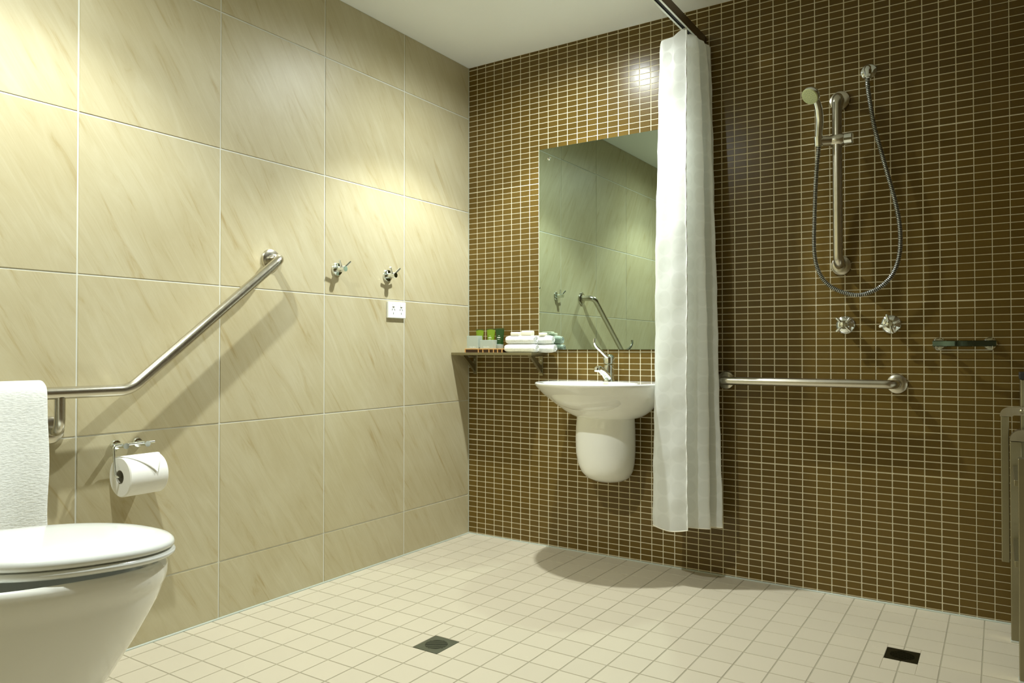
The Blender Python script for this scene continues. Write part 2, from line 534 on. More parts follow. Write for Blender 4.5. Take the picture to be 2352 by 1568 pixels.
# ------------------------------------------------------------------ washbasin
BX = 0.787
def oval(cx, cyy, a, b, z, n=64, p=1.0, clampy=-0.0005):
    out = []
    for k in range(n):
        th = 2 * PI * k / n
        c, s = math.cos(th), math.sin(th)
        x = a * math.copysign(abs(c) ** p, c); y = b * math.copysign(abs(s) ** p, s)
        out.append(Vector((cx + x, min(cyy + y, clampy), z)))
    return out
t = thing('washbasin', 'white wall-hung oval washbasin with half-pedestal below the mirror', 'washbasin', (BX, 0, 0.61))
bm = bmesh.new()
R_ = [oval(BX, -0.07, 0.08, 0.07, 0.610), oval(BX, -0.080, 0.130, 0.105, 0.610), oval(BX, -0.082, 0.149, 0.124, 0.616), oval(BX, -0.085, 0.173, 0.144, 0.629),
      oval(BX, -0.092, 0.197, 0.165, 0.648), oval(BX, -0.118, 0.2330, 0.197, 0.685), oval(BX, -0.145, 0.2470, 0.217, 0.711), oval(BX, -0.165, 0.2530, 0.231, 0.732),
      oval(BX, -0.180, 0.2560, 0.240, 0.748), oval(BX, -0.184, 0.2550, 0.2405, 0.755),
      oval(BX, -0.186, 0.2510, 0.2365, 0.7590), oval(BX, -0.188, 0.243, 0.229, 0.7595),
      oval(BX, -0.243, 0.205, 0.158, 0.7590), oval(BX, -0.243, 0.198, 0.150, 0.754), oval(BX, -0.240, 0.186, 0.138, 0.728),
      oval(BX, -0.240, 0.150, 0.108, 0.680), oval(BX, -0.238, 0.085, 0.06, 0.652), oval(BX, -0.236, 0.022, 0.022, 0.648)]
def smooth_rings(R, k=3):
    out = []
    for i in range(len(R[0])):
        out.append(catmull([r[i] for r in R], k))
    return [[out[i][j] for i in range(len(out))] for j in range(len(out[0]))]
R_ = smooth_rings(R_)
for r in R_:
    for p in r: p.y = min(p.y, -0.0005)
rings(bm, R_)
link('bowl', bm, 'china', t, 55)
bm = bmesh.new()
def shroud(a, b, z): return oval(BX, -0.10 * a / 0.125, a, b, z, 48, 0.95)
rings(bm, [shroud(0.124, 0.095, 0.6125), shroud(0.125, 0.108, 0.57), shroud(0.125, 0.116, 0.52), shroud(0.1225, 0.120, 0.465), shroud(0.116, 0.120, 0.420),
           shroud(0.105, 0.114, 0.385), shroud(0.088, 0.102, 0.360), shroud(0.062, 0.080, 0.343), shroud(0.015, 0.03, 0.335)])
link('shroud', bm, 'china', t, 60)
bm = bmesh.new()
lathe(bm, [(0.022, 0), (0.022, 0.003), (0.0, 0.003)], (BX, -0.236, 0.648), (0, 0, 1), 24)
link('waste', bm, 'chrome', t, 40)
bm = bmesh.new(); bx_, by_ = BX + 0.083, -0.147
lathe(bm, [(0.0035, -0.004), (0.0035, 0.0035), (0, 0.0035)], (BX + 0.112, -0.1365, 0.594), (0.90, -0.43, 0), 12)
link('fixing_hole', bm, 'black', t, 40)

# basin mixer tap
tx, ty = BX - 0.004, -0.058
t = thing('basin_tap', 'chrome single-lever basin tap with long looped handle', 'tap', (tx, ty, 0.7585))
bm = bmesh.new()
lathe(bm, [(0.026, 0), (0.026, 0.004), (0.021, 0.010), (0.0205, 0.045), (0.022, 0.060), (0.0215, 0.068), (0.017, 0.070)], (tx, ty, 0.759), (0, 0, 1), 32)
link('body', bm, 'chrome', t, 50)
bm = bmesh.new()
tube(bm, catmull([(tx, ty - 0.010, 0.775), (tx, ty - 0.045, 0.797), (tx, ty - 0.085, 0.812), (tx, ty - 0.108, 0.814)], 6), [0.0165] * 4 + [0.015] * 6 + [0.0135] * 6 + [0.0125] * 3, 20)
sp = link('spout', bm, 'chrome', t, 50)
bm = bmesh.new(); lathe(bm, [(0.0115, 0), (0.0125, 0.004), (0.0125, 0.013), (0.010, 0.016)], (tx, ty - 0.108, 0.818), (0, -0.15, -1), 24)
link('aerator', bm, 'chrome', t, 40)
bm = bmesh.new()
lathe(bm, [(0.017, 0), (0.0235, 0.003), (0.0240, 0.026), (0.021, 0.036), (0.012, 0.042), (0, 0.043)], (tx, ty, 0.831), (0, 0.05, 1), 32)
link('cartridge_head', bm, 'chrome', t, 50)
bm = bmesh.new()
lev = catmull([(tx, ty - 0.016, 0.862), (tx, ty - 0.045, 0.874), (tx, ty - 0.088, 0.893), (tx, ty - 0.118, 0.906), (tx, ty - 0.135, 0.922), (tx, ty - 0.133, 0.938)], 6)
nl = len(lev)
tube(bm, lev, [0.0085 - 0.0035 * min(1, i / nl * 1.4) for i in range(nl)], 16)
link('lever', bm, 'chrome', t, 50)

# ------------------------------------------------------------------ shelf and what stands on it
SZ = 0.880
t = thing('shelf', 'thin olive-grey metal wall shelf in the corner left of the mirror', 'shelf', (0, 0, SZ))
link('shelf_board', box((0.0005, -0.140, SZ - 0.013), (0.448, -0.0005, SZ), 0.002), 'steel_dark', t)
for bxx in (0.040, 0.415):
    bm = bmesh.new()
    add_box(bm, (bxx - 0.009, -0.004, 0.775), (bxx + 0.009, -0.0005, SZ - 0.013), 0.001)
    add_box(bm, (bxx - 0.009, -0.105, SZ - 0.017), (bxx + 0.009, -0.0005, SZ - 0.013), 0.001)
    vv = [(-0.004, 0.785), (-0.100, SZ - 0.017), (-0.070, SZ - 0.017), (-0.004, 0.815)]
    rs = [[Vector((bxx + s, y, z)) for y, z in vv] for s in (-0.006, 0.006)]
    rings(bm, rs)
    br = link('bracket', bm, 'steel_dark', t)
    for z_ in (0.790, 0.845):
        bm = bmesh.new(); lathe(bm, [(0.004, 0), (0.004, 0.001), (0, 0.0025)], (bxx, -0.004, z_), (0, -1, 0), 12)
        sc_ = link('screw', bm, 'chrome', None, 40); sc_.parent = br
t = thing('tray', 'dark bamboo tray with orange edges on the shelf', 'tray', (0.18, -0.08, SZ))
bm = bmesh.new(); add_box(bm, (0.077, -0.128, SZ), (0.283, -0.030, SZ + 0.014), 0.001)
link('base', bm, 'wood', t)
bm = bmesh.new()
add_box(bm, (0.074, -0.131, SZ + 0.0142), (0.286, -0.027, SZ + 0.018), 0.0005)
for x_ in (0.074, 0.150, 0.176, 0.210, 0.235, 0.258, 0.282): add_box(bm, (x_, -0.1308, SZ + 0.0005), (x_ + 0.004, -0.128, SZ + 0.0142))
link('rim', bm, 'wood_edge', t)
TZ = SZ + 0.018
def carton(name, x0, x1, y0, y1, h, label):
    t = thing(name, label, 'box', ((x0 + x1) / 2, (y0 + y1) / 2, TZ), 'small grey toiletry cartons on the tray')
    link('carton', box((x0, y0, TZ), (x1, y1, TZ + h), 0.0008), 'grey_box', t)
    bm = bmesh.new(); w = x1 - x0; x = x0 + w * 0.30
    for k in range(6):                                    # a short line of white lettering, too small to read
        hh = 0.0075 if k in (0, 4) else 0.0052
        add_box(bm, (x, y0 - 0.0004, TZ + 0.0035), (x + 0.0012, y0 + 0.0001, TZ + 0.0035 + hh))
        add_box(bm, (x, y0 - 0.0004, TZ + 0.0035), (x + 0.0030, y0 + 0.0001, TZ + 0.0046))
        if k % 2: add_box(bm, (x + 0.0020, y0 - 0.0004, TZ + 0.0035), (x + 0.0030, y0 + 0.0001, TZ + 0.0035 + hh * 0.8))
        x += 0.0056
    link('lettering', bm, 'ink', t)
carton('toiletry_box', 0.080, 0.143, -0.122, -0.085, 0.060, 'taller grey carton nearest the corner on the tray')
carton('toiletry_box', 0.157, 0.230, -0.124, -0.088, 0.040, 'shorter grey carton second from the corner on the tray')
def tube_bottle(x, y, w, h, m, label, capc=True, facing=0):
    t = thing('toiletry_tube', label, 'tube', (x, y, TZ), 'toiletry tubes on the tray')
    bm = bmesh.new(); rs = []
    zc = TZ + 0.020
    for k in range(9):
        f = k / 8
        a = w * (0.36 + 0.14 * f); b = 0.012 * (1 - f) + 0.0012
        rs.append([Vector((x + a * math.cos(q * 2 * PI / 24), y + b * math.sin(q * 2 * PI / 24), zc + (h - 0.024) * f)) for q in range(24)])
    rings(bm, rs)
    link('tube_body', bm, m, t, 50)
    link('crimp', box((x - w / 2, y - 0.0012, TZ + h - 0.006), (x + w / 2, y + 0.0012, TZ + h), 0.0004), 'olive', t)
    bm = bmesh.new(); lathe(bm, [(w * 0.34, 0), (w * 0.355, 0.002), (w * 0.355, 0.019), (w * 0.3, 0.0205)], (x, y, TZ), (0, 0, 1), 24)
    link('cap', bm, 'cap', t, 40)
    bm = bmesh.new()
    for r0, ww, hh in ((0.62, 0.16, 0.0014), (0.52, 0.34, 0.0035), (0.44, 0.24, 0.0014)):
        f = (h * r0 - 0.020) / (h - 0.024)
        yb = y - (0.012 * (1 - f) + 0.0016)
        add_box(bm, (x - w * ww / 2, yb - 0.0003, TZ + h * r0), (x + w * ww / 2, yb + 0.0008, TZ + h * r0 + hh))
    link('lettering', bm, 'ink', t)
tube_bottle(0.112, -0.062, 0.046, 0.092, 'lime', 'lime green tube standing behind the taller grey carton')
tube_bottle(0.176, -0.062, 0.048, 0.094, 'lime', 'lime green tube standing behind the shorter grey carton')
tube_bottle(0.240, -0.082, 0.050, 0.095, 'moss', 'dark green tube with grey cap beside the rolled towels')
def rolled_towel(x0, x1, y, z, r, label, ph):
    t = thing('rolled_towel', label, 'towel', ((x0 + x1) / 2, y, z - r), 'rolled white face towels on the shelf')
    bm = bmesh.new(); rs = []
    n = 28
    for k in range(15):
        f = k / 14
        x = x0 + (x1 - x0) * f
        e = min(f, 1 - f) * 14
        rr = r * (0.80 + 0.20 * min(1, e / 1.3) ** 0.6)
        rs.append([Vector((x, y + rr * 1.12 * math.cos(q * 2 * PI / n) * (1 + 0.02 * math.sin(3 * x * 40 + q)), z + rr * math.sin(q * 2 * PI / n) * (1 + 0.02 * math.sin(2 * q * 0.7 + x * 60)))) for q in range(n)])
    rings(bm, rs)
    link('roll', bm, 'terry', t, 70)
    bm = bmesh.new(); pts = []
    for k in range(60):                                    # spiral edge of the roll showing on its right end
        a = ph + k * 0.235; rr = r * (0.12 + 0.72 * k / 60)
        pts.append((x1 + 0.0015, y + rr * 1.1 * math.cos(a), z + rr * math.sin(a)))
    tube(bm, pts, 0.0019, 6)
    link('spiral_edge', bm, 'terry', t, 60)
rolled_towel(0.291, 0.452, -0.104, SZ + 0.0195, 0.0195, 'bottom front rolled white towel on the shelf', 0.3)
rolled_towel(0.294, 0.445, -0.100, SZ + 0.0575, 0.0190, 'top front rolled white towel on the shelf, under the soaps', 1.4)
rolled_towel(0.305, 0.512, -0.045, SZ + 0.0195, 0.0195, 'bottom rear rolled white towel on the shelf against the mirror', 2.2)
rolled_towel(0.305, 0.503, -0.047, SZ + 0.0575, 0.0190, 'top rear rolled white towel on the shelf against the mirror', 3.4)
for (x0, x1, y, h, lab) in ((0.318, 0.366, -0.098, 0.017, 'cream soap on top of the towels, left of three'),
                            (0.374, 0.428, -0.096, 0.022, 'thickest cream soap on top of the towels, middle of three'),
                            (0.440, 0.470, -0.052, 0.014, 'small cream soap on top of the towels, right of three')):
    z0 = SZ + 0.0755
    o = link('soap', box((x0, y - 0.016, z0), (x1, y + 0.016, z0 + h), 0.005, 3), 'soap', smooth=50)
    tag(o, lab, 'soap', 'small wrapped soaps on the towels')

# ------------------------------------------------------------------ power outlet
gy0, gy1, gz0, gz1 = -0.583, -0.472, 1.028, 1.098
t = thing('power_outlet', 'white double power outlet on the beige wall below the hooks', 'power outlet', (0, (gy0 + gy1) / 2, (gz0 + gz1) / 2))
link('plate', box((0.0, gy0, gz0), (0.011, gy1, gz1), 0.002), 'outlet', t)
for yy in (gy0 + 0.032, gy1 - 0.030):
    link('switch', box((0.010, yy - 0.005, gz1 - 0.022), (0.0145, yy + 0.005, gz1 - 0.010), 0.001), 'outlet', t)
    bm = bmesh.new()
    for s in (-1, 1):
        vs_ = add_box(bm, (0.0105, -0.0011, -0.004), (0.0114, 0.0011, 0.004))
        bmesh.ops.rotate(bm, verts=vs_, matrix=Matrix.Rotation(s * 0.5, 3, 'X'), cent=(0.011, 0, 0))
        bmesh.ops.translate(bm, verts=vs_, vec=(0, yy + s * 0.007, gz0 + 0.036))
    add_box(bm, (0.0105, yy - 0.0011, gz0 + 0.016), (0.0114, yy + 0.0011, gz0 + 0.024))
    link('socket_slots', bm, 'black', t)
    bm = bmesh.new(); add_box(bm, (0.0105, yy - 0.006, gz1 - 0.0235), (0.0113, yy + 0.006, gz1 - 0.0215))
    link('switch_gap', bm, 'black', t)

# ------------------------------------------------------------------ robe hooks
def robe_hook(y, z, label):
    t = thing('robe_hook', label, 'hook', (0, y, z), 'chrome robe hooks')
    bm = bmesh.new(); lathe(bm, [(0.0265, 0), (0.0265, 0.003), (0.0235, 0.0085), (0.012, 0.010)], (0.0, y, z), (1, 0, 0), 36)
    link('wall_plate', bm, 'chrome', t, 40)
    bm = bmesh.new(); lathe(bm, [(0.0115, 0.008), (0.0115, 0.048), (0.0105, 0.050), (0, 0.050)], (0.0, y, z), (1, 0, 0), 28)
    link('post', bm, 'chrome', t, 40)
    for s in (-1, 1):
        bm = bmesh.new(); cyl(bm, (0.034, y + s * 0.006, z + 0.004), (0.046, y + s * 0.030, z + 0.031), 0.0045, seg=14)
        link('peg', bm, 'chrome', t, 40)
robe_hook(-0.866, 1.207, 'chrome two-peg robe hook nearer the angled grab rail')
robe_hook(-0.579, 1.206, 'chrome two-peg robe hook directly above the power outlet')

# ------------------------------------------------------------------ grab rails
def flange_x(y, z, parent, r=0.040):
    bm = bmesh.new(); lathe(bm, [(r, 0), (r, 0.003), (r * 0.93, 0.008), (r * 0.72, 0.012), (0.017, 0.0125)], (0.0, y, z), (1, 0, 0), 40)
    link('wall_flange', bm, 'steel', parent, 35)
def flange_y(x, z, parent, r=0.036):
    bm = bmesh.new(); lathe(bm, [(r, 0), (r, 0.003), (r * 0.93, 0.008), (r * 0.72, 0.012), (0.016, 0.0125)], (x, 0, z), (0, -1, 0), 40)
    link('wall_flange', bm, 'steel', parent, 35)
t = thing('angled_grab_rail', 'brushed steel angled grab rail on the beige wall beside the toilet', 'grab rail', (0, -1.8, 0.77))
RXO, RR = 0.080, 0.0165
bm = bmesh.new()
path = round_path([(0.004, -1.182, 1.211), (RXO, -1.196, 1.213), (RXO, -1.735, 0.777), (RXO, -2.52, 0.777), (0.004, -2.54, 0.777)], [0.045, 0.09, 0.045], 10)
tube(bm, path, RR, 24)
link('rail', bm, 'steel', t, 60)
flange_x(-1.181, 1.211, t); flange_x(-2.54, 0.777, t)
bm = bmesh.new()
tube(bm, round_path([(RXO, -1.925, 0.765), (RXO, -1.925, 0.674), (0.004, -1.915, 0.672)], 0.06, 10), 0.0135, 20)
link('support_arm', bm, 'steel', t, 60)
flange_x(-1.914, 0.673, t, 0.038)
# bath towel over the rail
t = None
bm = bmesh.new()
prof = []   # (x, z) going over the rail, front down to back down
zt, zb = 0.777, 0.40
top = [(0.008, 0.42), (0.030, 0.60), (0.038, 0.72), (0.050, 0.775), (0.062, 0.797), (0.080, 0.803), (0.098, 0.797), (0.108, 0.778), (0.112, 0.70), (0.116, 0.58), (0.118, 0.47), (0.118, 0.385)]
top[0] = (0.024, 0.42)
prof = [Vector((x, 0, z)) for x, z in catmull([(a, b, 0) for a, b in top], 5) for x, z in [(x, z)]] if False else [Vector((p.x, 0, p.y)) for p in catmull([(a, b, 0) for a, b in top], 5)]
y1_, y0_ = -1.972, -2.330
ny = 26
vg = []
for k in range(ny + 1):
    f = k / ny
    row = []
    for i, p in enumerate(prof):
        fr = i / (len(prof) - 1)
        hang = max(0, (fr - 0.55) / 0.45)
        wob = 0.0035 * hang * math.sin(f * 17 + 1) + 0.003 * hang * math.sin(f * 7 + p.z * 9)
        edge = 0.004 * math.sin(p.z * 23) * hang * (1 if f < 0.05 else 0)
        row.append(bm.verts.new((p.x + wob, y1_ + (y0_ - y1_) * f + edge, p.z)))
    vg.append(row)
for a, b in zip(vg, vg[1:]):
    for i in range(len(a) - 1): bm.faces.new((a[i], a[i + 1], b[i + 1], b[i]))
o = link('bath_towel', bm, 'terry', smooth=80)
md = o.modifiers.new('thick', 'SOLIDIFY'); md.thickness = 0.010; md.offset = 1
mb = o.modifiers.new('round', 'BEVEL'); mb.width = 0.0045; mb.segments = 3; mb.limit_method = 'ANGLE'; mb.angle_limit = 1.0
tag(o, 'white terry bath towel draped over the angled grab rail', 'towel')

t = thing('horizontal_grab_rail', 'brushed steel horizontal grab rail on the brown mosaic below the shower taps', 'grab rail', (1.265, 0, 0.773))
bm = bmesh.new()
tube(bm, round_path([(1.266, -0.004, 0.773), (1.268, -0.070, 0.773), (1.866, -0.070, 0.773), (1.868, -0.004, 0.773)], 0.045, 10), 0.0155, 24)
link('rail', bm, 'steel', t, 60)
flange_y(1.266, 0.773, t); flange_y(1.868, 0.773, t, 0.035)

# ------------------------------------------------------------------ shower set
t = thing('shower_rail', 'vertical brushed steel shower rail on the brown mosaic', 'shower rail', (1.686, 0, 1.198))
bm = bmesh.new()
tube(bm, round_path([(1.687, -0.004, 1.800), (1.688, -0.066, 1.800), (1.690, -0.066, 1.198), (1.689, -0.004, 1.198)], 0.040, 10), 0.0170, 24)
link('rail', bm, 'steel', t, 60)
flange_y(1.687, 1.800, t); flange_y(1.689, 1.198, t)
bm = bmesh.new()
lathe(bm, [(0.018, -0.024), (0.0215, -0.018), (0.0240, 0), (0.0215, 0.018), (0.018, 0.024)], (1.689, -0.066, 1.641), (1, 0, 0), 28)
cyl(bm, (1.629, -0.088, 1.640), (1.672, -0.070, 1.641), 0.0190, 0.0175)
sl_ = link('slider', bm, 'steel', t, 40)
bm = bmesh.new(); lathe(bm, [(0.016, 0), (0.0210, 0.002), (0.0210, 0.026), (0.018, 0.029), (0, 0.029)], (1.711, -0.066, 1.641), (1, 0, 0), 24)
kn = link('slider_knob', bm, 'chrome', t, 40)
bm = bmesh.new(); cyl(bm, (1.631, -0.092, 1.6555), (1.631, -0.090, 1.622), 0.0165, 0.0145, 24)
link('handset_cradle', bm, 'chrome', t, 40)
# handset
t = thing('hand_shower', 'chrome hand shower head with pale green face clipped to the rail', 'shower head', (1.631, -0.09, 1.62))
bm = bmesh.new()
hp = catmull([(1.631, -0.092, 1.622), (1.632, -0.093, 1.665), (1.636, -0.098, 1.715), (1.633, -0.112, 1.760), (1.622, -0.128, 1.800)], 7)
n_ = len(hp)
tube(bm, hp, [0.0105 + 0.003 * math.sin(PI * i / n_) for i in range(n_)], 20)
link('handle', bm, 'chrome', t, 60)
hd = Vector((-0.34, -0.66, -0.66)).normalized()
hc = Vector((1.618, -0.124, 1.806))
bm = bmesh.new(); lathe(bm, [(0.0, -0.012), (0.016, -0.009), (0.027, 0.0), (0.0315, 0.010), (0.0325, 0.019), (0.030, 0.022)], hc, hd, 36)
link('head', bm, 'chrome', t, 50)
bm = bmesh.new(); lathe(bm, [(0.0305, 0.0215), (0.0285, 0.0245), (0.010, 0.0255), (0, 0.0255)], hc, hd, 36)
face = link('spray_face', bm, 'spray', t, 50)
bm = bmesh.new(); a_, b_ = frame_for(hd)
for rr_, cnt in ((0.007, 6), (0.0145, 12), (0.0215, 16)):
    for k in range(cnt):
        an = 2 * PI * k / cnt
        p = hc + hd * 0.0245 + (a_ * math.cos(an) + b_ * math.sin(an)) * rr_
        tube(bm, [p, p + hd * 0.0022], [0.0013, 0.0008], 6)
nz_ = link('nozzles', bm, 'grey_box', None); nz_.parent = face; nz_.location = (0, 0, 0)
# outlet elbow
t = thing('hose_outlet', 'small round chrome water outlet elbow high on the mosaic', 'wall outlet', (1.783, 0, 1.888))
bm = bmesh.new(); lathe(bm, [(0.0265, 0), (0.0265, 0.003), (0.022, 0.008), (0.012, 0.010)], (1.783, 0, 1.888), (0, -1, 0), 36)
link('wall_plate', bm, 'chrome', t, 40)
bm = bmesh.new(); tube(bm, round_path([(1.783, -0.005, 1.890), (1.785, -0.045, 1.890), (1.786, -0.047, 1.858)], 0.016, 8), 0.0115, 20)
lathe(bm, [(0.0125, 0), (0.0135, 0.002), (0.0135, 0.012), (0.0115, 0.014)], (1.786, -0.047, 1.862), (0, 0, -1), 8)
link('elbow', bm, 'chrome', t, 40)
# hose
hz = [(1786, -47, 1858), (1786, -48, 1825), (1792, -46, 1770), (1806, -42, 1675), (1828, -38, 1580), (1851, -38, 1485), (1869, -38, 1408), (1882, -40, 1331), (1885, -42, 1256), (1877, -44, 1196), (1858, -46, 1149), (1827, -48, 1115), (1792, -50, 1095), (1750, -50, 1086), (1707, -50, 1096), (1667, -50, 1116), (1635, -50, 1149), (1614, -50, 1198), (1606, -52, 1262), (1609, -58, 1373), (1614, -66, 1468), (1621, -76, 1550), (1628, -86, 1600), (1631, -91, 1624)]
hp = catmull([(x / 1000, y / 1000, z / 1000) for x, y, z in hz], 10)
dense = []; step = 0.00155; acc = 0
tot = 0; prev = hp[0]; dense.append(prev)
for q in hp[1:]:
    seg_ = q - prev; d = seg_.length
    while acc + d >= step:
        f = (step - acc) / d
        prev = prev + seg_ * f; dense.append(prev.copy()); seg_ = q - prev; d = seg_.length; acc = 0
    acc += d; prev = q
rad = [(0.0080, 0.0080, 0.0052, 0.0052)[i % 4] for i in range(len(dense))]
bm = bmesh.new(); tube(bm, dense, rad, 12)
o = link('shower_hose', bm, 'hose', smooth=30)
bm = bmesh.new(); tube(bm, dense[::4], 0.0066, 10)
cr = link('hose_gap_shade', bm, 'black', o, 60)  # black tube added inside, painting the gaps between ribs as shade
tag(o, 'ribbed chrome shower hose looping from the wall outlet to the hand shower', 'hose')

# ------------------------------------------------------------------ shower taps
def shower_tap(x, z, ang, label):
    t = thing('shower_tap', label, 'tap', (x, 0, z), 'cross-handle shower taps')
    bm = bmesh.new(); lathe(bm, [(0.0325, 0), (0.0325, 0.003), (0.028, 0.009), (0.016, 0.013), (0.0155, 0.034)], (x, 0, z), (0, -1, 0), 40)
    link('wall_plate', bm, 'chrome', t, 35)
    bm = bmesh.new(); lathe(bm, [(0.0095, 0.030), (0.012, 0.034), (0.012, 0.048), (0.0095, 0.054), (0, 0.055)], (x, 0, z), (0, -1, 0), 28)
    link('hub', bm, 'chrome', t, 40)
    for k in range(4):
        a = ang + k * PI / 2
        d = Vector((math.cos(a), 0, math.sin(a)))
        bm = bmesh.new(); c0 = Vector((x, -0.043, z))
        tube(bm, [c0 + d * 0.008, c0 + d * 0.012, c0 + d * 0.032, c0 + d * 0.0345], [0.0035, 0.0042, 0.0052, 0.0035], 12)
        link('handle_arm', bm, 'chrome', t, 40)
shower_tap(1.702, 0.982, PI / 4, 'left chrome cross-handle shower tap, handle set diagonally like an X')
shower_tap(1.850, 0.982, PI / 4 - 0.50, 'right chrome cross-handle shower tap, nearer the soap holder')

# ------------------------------------------------------------------ soap holder
t = thing('soap_holder', 'glossy chrome soap holder bar, dark reflection in its colour, on the mosaic right of the taps', 'soap holder', (2.07, 0, 0.913))
for x in (1.996, 2.143):
    bm = bmesh.new(); lathe(bm, [(0.0215, 0), (0.0215, 0.003), (0.018, 0.008), (0.008, 0.009), (0.008, 0.045)], (x, 0, 0.912), (0, -1, 0), 32)
    link('wall_plate', bm, 'chrome', t, 40)
bm = bmesh.new(); rs = []
for k in range(19):
    f = k / 18; x = 1.980 + (2.160 - 1.980) * f
    y = -0.040 - 0.018 * math.sin(PI * f)
    rs.append([Vector((x, y, 0.905)), Vector((x, y - 0.002, 0.903)), Vector((x, y - 0.0055, 0.905)), Vector((x, y - 0.0055, 0.921)), Vector((x, y - 0.002, 0.923)), Vector((x, y, 0.921))])
rings(bm, rs)
link('front_bar', bm, 'chrome_dark_reflect', t, 30)
bm = bmesh.new()
tube(bm, round_path([(1.990, -0.046, 0.905), (1.990, -0.046, 0.892), (2.150, -0.046, 0.892), (2.150, -0.046, 0.905)], 0.004, 4), 0.0013, 8)
tube(bm, round_path([(1.990, -0.046, 0.893), (1.990, -0.012, 0.892), (2.150, -0.012, 0.892), (2.150, -0.046, 0.893)], 0.004, 4), 0.0013, 8)
link('wire_basket', bm, 'chrome', t, 50)

# ------------------------------------------------------------------ toilet roll holder and roll
t = thing('toilet_roll_holder', 'chrome wall-mounted toilet roll holder with drop arm under the angled rail', 'toilet roll holder', (0, -1.70, 0.614))
for y in (-1.733, -1.668):
    bm = bmesh.new(); lathe(bm, [(0.015, 0), (0.015, 0.004), (0.013, 0.009), (0.0075, 0.010), (0.0075, 0.055), (0.0085, 0.056), (0.0085, 0.060), (0, 0.060)], (0.0, y, 0.614), (1, 0, 0), 24)
    link('post', bm, 'chrome', t, 40)
bm = bmesh.new()
tube(bm, round_path([(0.048, -1.640, 0.617), (0.048, -1.764, 0.617), (0.068, -1.768, 0.530), (0.068, -1.640, 0.530)], [0.010, 0.010], 6), 0.0035, 12)
link('wire_arm', bm, 'chrome', t, 50)
t = thing('toilet_roll', 'white toilet roll with folded pointed end on the chrome holder', 'toilet roll', (0.068, -1.692, 0.530))
ry0, ry1, rr0, rc = -1.755, -1.640, 0.0575, 0.0200
rx, rz = 0.066, 0.5280
bm = bmesh.new()
lathe(bm, [(rc, 0), (rr0 - 0.003, 0), (rr0, 0.003), (rr0, 0.112), (rr0 - 0.003, 0.115), (rc, 0.115), (rc, 0)], (rx, ry0, rz), (0, 1, 0), 48, False)
link('paper', bm, 'paper', t, 40)
bm = bmesh.new()
rs = []
for r in ((rc, 0.0005), (rc, 0.1145), (rc - 0.0015, 0.1145), (rc - 0.0015, 0.0005)):
    rs.append([Vector((rx + r[0] * math.cos(q * PI / 16), ry0 + r[1], rz + r[0] * math.sin(q * PI / 16))) for q in range(32)])
rs.append(rs[0])
rings(bm, rs, False, False)
link('card_core', bm, 'card', t, 50)
bm = bmesh.new()
def cylp(y, a, off): return Vector((rx + (rr0 + off) * math.cos(a), y, rz + (rr0 + off) * math.sin(a)))
grid = []
for i in range(13):
    f = i / 12
    a = math.radians(118 - 108 * f)
    half = 0.0565 * (1 if f < 0.35 else (1 - (f - 0.35) / 0.65))
    yc = (ry0 + ry1) / 2 + (0.020 * max(0, f - 0.35) / 0.65)
    grid.append([cylp(yc + half * s, a, 0.0012 + 0.0035 * f) for s in (-1, -0.5, 0, 0.5, 1)])
rings(bm, grid, False, False, closed=False)
o = link('folded_end', bm, 'paper', t, 60)
md = o.modifiers.new('thick', 'SOLIDIFY'); md.thickness = 0.0012

# ------------------------------------------------------------------ toilet
TXC = 0.505
t = thing('toilet', 'white ceramic toilet with closed lid beside the beige wall', 'toilet', (TXC, -2.3, 0))
def egg(yc, a, bf, bb, z, n=72, tilt=0.0, pf=0.93):
    out = []
    for k in range(n):
        th = 2 * PI * k / n
        c, s = math.cos(th), math.sin(th)
        b = bf if s > 0 else bb
        x = a * math.copysign(abs(c) ** pf, c); y = b * math.copysign(abs(s) ** (pf if s > 0 else 0.75), s)
        out.append(Vector((TXC + x, yc + y, z - tilt * (y + yc + 1.90))))
    return out
bm = bmesh.new()
B_ = [egg(-2.300, 0.108, 0.125, 0.27, 0.0), egg(-2.300, 0.111, 0.130, 0.27, 0.012), egg(-2.285, 0.116, 0.145, 0.27, 0.06), egg(-2.265, 0.127, 0.168, 0.27, 0.12),
      egg(-2.248, 0.141, 0.190, 0.27, 0.17), egg(-2.228, 0.154, 0.209, 0.27, 0.22), egg(-2.204, 0.166, 0.223, 0.27, 0.27), egg(-2.184, 0.1755, 0.233, 0.27, 0.315), egg(-2.171, 0.1815, 0.239, 0.28, 0.345, tilt=0.02),
      egg(-2.166, 0.1835, 0.2415, 0.282, 0.362, tilt=0.045), egg(-2.163, 0.1845, 0.2425, 0.283, 0.372, tilt=0.065), egg(-2.160, 0.1885, 0.2440, 0.285, 0.380, tilt=0.075), egg(-2.158, 0.1900, 0.2455, 0.285, 0.394, tilt=0.08), egg(-2.157, 0.1900, 0.2455, 0.285, 0.412, tilt=0.08), egg(-2.157, 0.1875, 0.243, 0.285, 0.421, tilt=0.08), egg(-2.157, 0.181, 0.237, 0.28, 0.424, tilt=0.08),
      egg(-2.15, 0.145, 0.19, 0.17, 0.418), egg(-2.15, 0.135, 0.18, 0.16, 0.405), egg(-2.17, 0.10, 0.13, 0.12, 0.33), egg(-2.19, 0.05, 0.07, 0.06, 0.25)]
rings(bm, B_)
bowl = link('pan', bm, 'china', t, 60)
TL = 0.085
bm = bmesh.new()
def seat(a, bf, bb, z): return egg(-2.115, a, bf, bb, z, tilt=TL)
